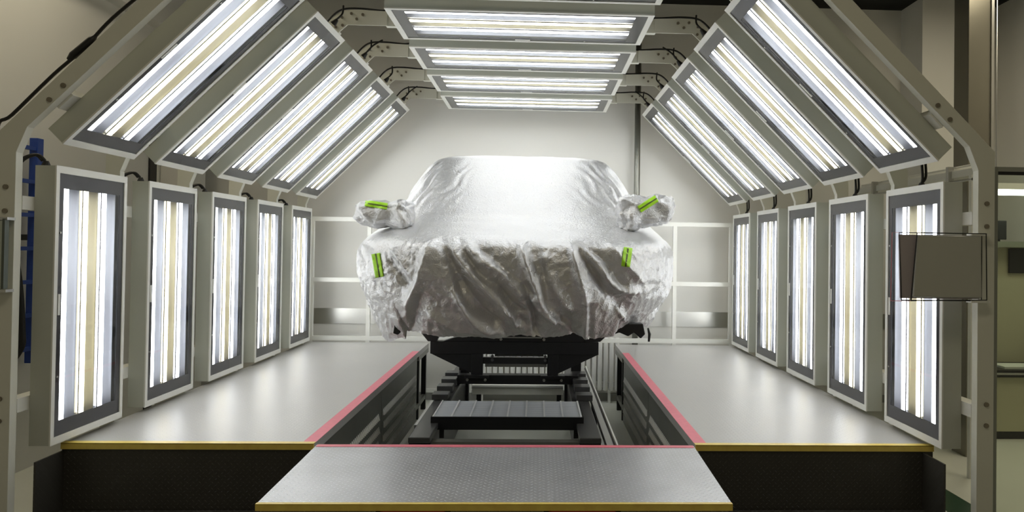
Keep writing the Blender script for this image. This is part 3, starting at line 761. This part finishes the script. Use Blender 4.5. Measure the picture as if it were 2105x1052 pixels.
# ------------------------------------------------------------------ boards on the nearest posts
t = thing('display_board', (2.3, 3.72, 1.0), 'square grey board in a thin black wire frame on the nearest right post', 'board')
def quad(p, y0_, y1_, name, m, bevel=0, parent=None):
    return MB().prism(p, lambda q_, k: (q_[0], y0_ if k == 0 else y1_, q_[1])).build(name, m, parent or t, bevel=bevel)
M_BOARD = mat('grey_board', (.50, .50, .45), .4, coat=.3, mott=(2, .06))
quad([(2.085, .832), (2.45, .832), (2.445, 1.152), (2.105, 1.152)], 3.690, 3.705, 'panel', M_BOARD, .006)
quad([(2.03, .825), (2.45, .825), (2.45, 1.155), (2.02, 1.155)], 3.715, 3.722, 'back_panel', mat('board_back', (.45, .4, .42), .4))
for pl, m in (([(2.07, .815), (2.47, .822), (2.465, 1.165), (2.10, 1.165)], M_BLACKR),):
    P = [(p[0], 3.683, p[1]) for p in pl]
    mb = MB(); mb.tube(P + P[:1], .0035, 6); mb.build('wire_frame', m, t)
P = [(2.035, 3.712, .815), (2.46, 3.712, .815), (2.46, 3.712, 1.165), (2.02, 3.712, 1.165)]
mb = MB(); mb.tube(P + P[:1], .003, 6); mb.build('wire_frame', M_BLACKR, t)
P = [(1.985, 3.726, .81), (2.1, 3.726, .81)], [(1.985, 3.726, .81), (1.99, 3.726, 1.165), (2.1, 3.726, 1.165)]
mb = MB()
for p in P: mb.tube(p, .0018, 6)
mb.build('red_edge', mat('red_plastic_edge', (.5, .05, .06), .4), t)
for z in (.812, 1.16): MB().box(2.40, 2.50, 3.70, 3.748, z - .006, z + .006).build('bracket', M_WHITE, t)
t = thing('display_board', (-2.6, 3.72, 1.0), 'framed white board at the left picture edge, clipped on the nearest left post', 'board')
quad([(-2.75, .83), (-2.475, .83), (-2.475, 1.155), (-2.75, 1.155)], 3.69, 3.71, 'panel', mat('white_board', (.5, .55, .48), .4), .004)
for xx in (-2.475,): MB().box(xx, xx + .012, 3.685, 3.715, .82, 1.165).build('edge_frame', mat('board_edge', (.1, .12, .1), .3), t)
for z in (.81, 1.165): MB().box(-2.75, -2.455, 3.69, 3.747, z - .007, z + .007).build('bracket', M_STEEL, t)

# ------------------------------------------------------------------ left side: ladder, hoses
t = thing('ladder', (-3.8, 5.8, .1), 'blue ladder hanging upright on the left wall behind the nearest arch', 'ladder')
for yy in (5.30, 5.87): MB().box(-3.84, -3.775, yy, yy + .07, .1, 1.86).build('stile', M_BLUE, t, bevel=.004)
for k in range(7): MB().box(-3.815, -3.785, 5.37, 5.87, .2 + k * .26, .23 + k * .26).build('rung', M_BLUE, t)
for z in (.6, 1.5): MB().box(-3.899, -3.78, 5.5, 5.55, z, z + .03).build('hook', M_BLACK, t)
t = thing('hose_bundle', (-2.6, 3.87, .6), 'thick black hose bundle hanging behind the nearest left post', 'hose')
for k, (dx, r_) in enumerate(((0, .017), (.018, .013), (-.016, .013))):
    pts = [(-2.57 + dx, 3.87, 1.12), (-2.555 + dx, 3.87, 1.0), (-2.525 + dx, 3.87, .8), (-2.51 + dx, 3.87, .6), (-2.515 + dx, 3.87, .5), (-2.60 + dx, 3.87, .38)]
    mb = MB(); mb.tube(smooth_path(pts), r_, 10); mb.build('hose', M_BLACKR, t, smooth=True)
MB().box(-2.63, -2.50, 3.801, 3.90, 1.06, 1.09).build('hook', M_BLACK, t)
t = thing('hose_coil', (-2.6, 3.87, -.3), 'black coiled hose low behind the nearest left post, above the floor', 'hose')
pts = [(-2.64, 3.83, .03), (-2.58, 3.83, -.01), (-2.545, 3.83, -.12), (-2.56, 3.83, -.25), (-2.64, 3.83, -.33), (-2.74, 3.83, -.28), (-2.77, 3.83, -.12), (-2.72, 3.83, 0), (-2.64, 3.83, .03)]
mb = MB(); mb.tube(smooth_path(pts), .02, 10); mb.build('hose', M_BLACKR, t, smooth=True)
mb = MB(); mb.tube([(-2.60, 3.82, -.24), (-2.50, 3.81, -.23)], .004, 6); mb.build('cable_tie', M_WHITE, t)
# doorway slit in the left wall
struct('door_1', MB().box(-3.9, -3.88, 7.73, 7.86, FZ, 2.4), M_BLACK)
struct('trim_9', MB().box(-3.9, -3.87, 7.86, 7.90, FZ, 2.45), M_WHITE)

# ------------------------------------------------------------------ right side: tray, partition, workstation
t = thing('cable_tray', (3.7, 6.9, 1.75), 'white cable tray with clamps running along behind the right light panels', 'cable tray')
MB().box(3.68, 3.70, 5.78, 7.98, 1.70, 1.76).build('tray_side', M_WHITE, t)
MB().box(3.70, 3.86, 5.78, 7.98, 1.70, 1.71).build('tray_floor', M_WHITE, t)
mb = MB(); mb.tube([(3.67, 5.78, 1.665), (3.67, 7.98, 1.665)], .012, 8); mb.build('conduit', M_STEEL, t)
mb = MB(); mb.tube([(3.74, 5.78, 1.785), (3.74, 7.98, 1.785)], .02, 8); mb.build('conduit', M_WHITE, t)
for yy in (6.1, 6.95, 7.5): MB().box(3.65, 3.70, yy, yy + .04, 1.64, 1.80).build('clamp', M_STEEL, t)
MB().box(3.66, 3.74, 7.94, 7.98, FZ, 1.80).build('end_post', M_WHITE, t)
MB().box(3.66, 3.74, 5.78, 5.82, FZ, 1.70).build('end_post', M_WHITE, t)
t = thing('glass_partition', (3.2, 3.85, FZ), 'glass partition with black and aluminium edge right of the nearest arch', 'partition')
MB().box(2.56, 2.578, 3.82, 3.84, FZ, 1.53).build('gasket', M_BLACKR, t)
MB().box(2.578, 2.615, 3.82, 3.85, FZ, 1.53).build('stile', mat('aluminium_stile', (.3, .31, .28), .35, .5), t)
MB().box(2.615, 4.2, 3.82, 3.84, 1.488, 1.505).build('top_seal', M_BLACKR, t)
MB().box(2.615, 4.2, 3.82, 3.85, 1.505, 1.53).build('top_rail', mat('aluminium_rail', (.35, .36, .33), .35, .5), t)
MB().box(2.615, 4.2, 3.83, 3.836, FZ, 1.488).build('glass_pane', glass('partition_glass', (.93, .96, .92)), t)
M_DESK = mat('beige_laminate', (.50, .48, .33), .4)
t = thing('workstation', (5.0, 7.2, FZ), 'beige work counter with black edge seen through the glass at the right', 'counter')
MB().box(4.40, 5.6, 7.0, 7.5, -.68, -.10).build('cabinet', M_DESK, t, bevel=.004)
MB().box(4.36, 5.6, 7.03, 7.5, FZ, -.68).build('shadow_plinth', M_BLACK, t)  # black base stands in for the shadow under the cabinet
MB().box(4.40, 5.6, 6.97, 7.5, -.10, -.075).build('worktop', M_BLACK, t); MB().box(4.40, 5.6, 6.965, 7.5, -.145, -.12).build('worktop', M_BLACK, t)
MB().box(4.40, 5.6, 6.96, 7.0, -.12, -.10).build('edge', M_STEEL, t)
MB().box(4.0, 5.6, 7.5, 7.55, FZ, 1.13).build('back_panel', M_DESK, t)
MB().box(4.0, 5.6, 7.35, 7.58, 1.13, 1.19).build('shelf', mat('shelf_grey', (.22, .23, .17), .4), t)
for k, (xa, xb, za, zb, nm, m, lb, ct) in enumerate([
        (4.86, 5.05, 1.19, 1.41, 'monitor', M_BLACKR, 'black monitor back standing on the shelf behind the glass at right', 'monitor'),
        (5.10, 5.4, .86, 1.12, 'wall_screen', M_BLACKR, 'black screen on the beige panel at the right picture edge', 'screen')]):
    t2 = thing(nm, ((xa + xb) / 2, 7.42, za), lb, ct)
    yy = 7.44 if k == 0 else 7.47
    MB().box(xa, xb, yy, yy + .025, za + (.02 if k == 0 else 0), zb).build('casing', m, t2, bevel=.006)
    MB().box(xa + .05, xb - .05, yy + (.03 if k == 0 else .024), yy + (.06 if k == 0 else .03), za, zb - .05).build('mount', M_BLACK, t2)
t2 = thing('notice_paper', (4.92, 7.49, .9), 'pale notice sheet with a black header pinned below the shelf at right', 'paper')
MB().box(4.86, 4.99, 7.493, 7.4995, .80, 1.03).build('sheet', mat('paper', (.42, .43, .40), .6), t2)
MB().box(4.86, 4.985, 7.488, 7.493, 1.01, 1.03).build('header_band', M_BLACKR, t2)
t2 = thing('paper_stack', (5.0, 7.2, -.07), 'white sheets lying on the counter at the right picture edge', 'paper')
MB().box(4.78, 5.2, 7.05, 7.3, -.0748, -.055).build('sheets', mat('white_paper', (.75, .8, .72), .6), t2)
t2 = thing('counter_lamp', (4.9, 7.1, 1.65), 'bright linear tube lamp hanging above the counter at the right picture edge', 'lamp')
MB().box(4.50, 5.7, 7.0, 7.16, 1.70, 1.76).build('reflector_hood', M_WHITE, t2)
mb = MB(); mb.tube([(4.52, 7.08, 1.67), (5.6, 7.08, 1.67)], .025, 10); mb.build('tube', emis('counter_tube_glow', (.9, 1., .85), 7), t2, smooth=True)
for xx in (4.7, 5.5):
    mb = MB(); mb.tube([(xx, 7.08, 1.76), (xx, 7.08, CZ)], .006, 6); mb.build('hanger', M_STEEL, t2)
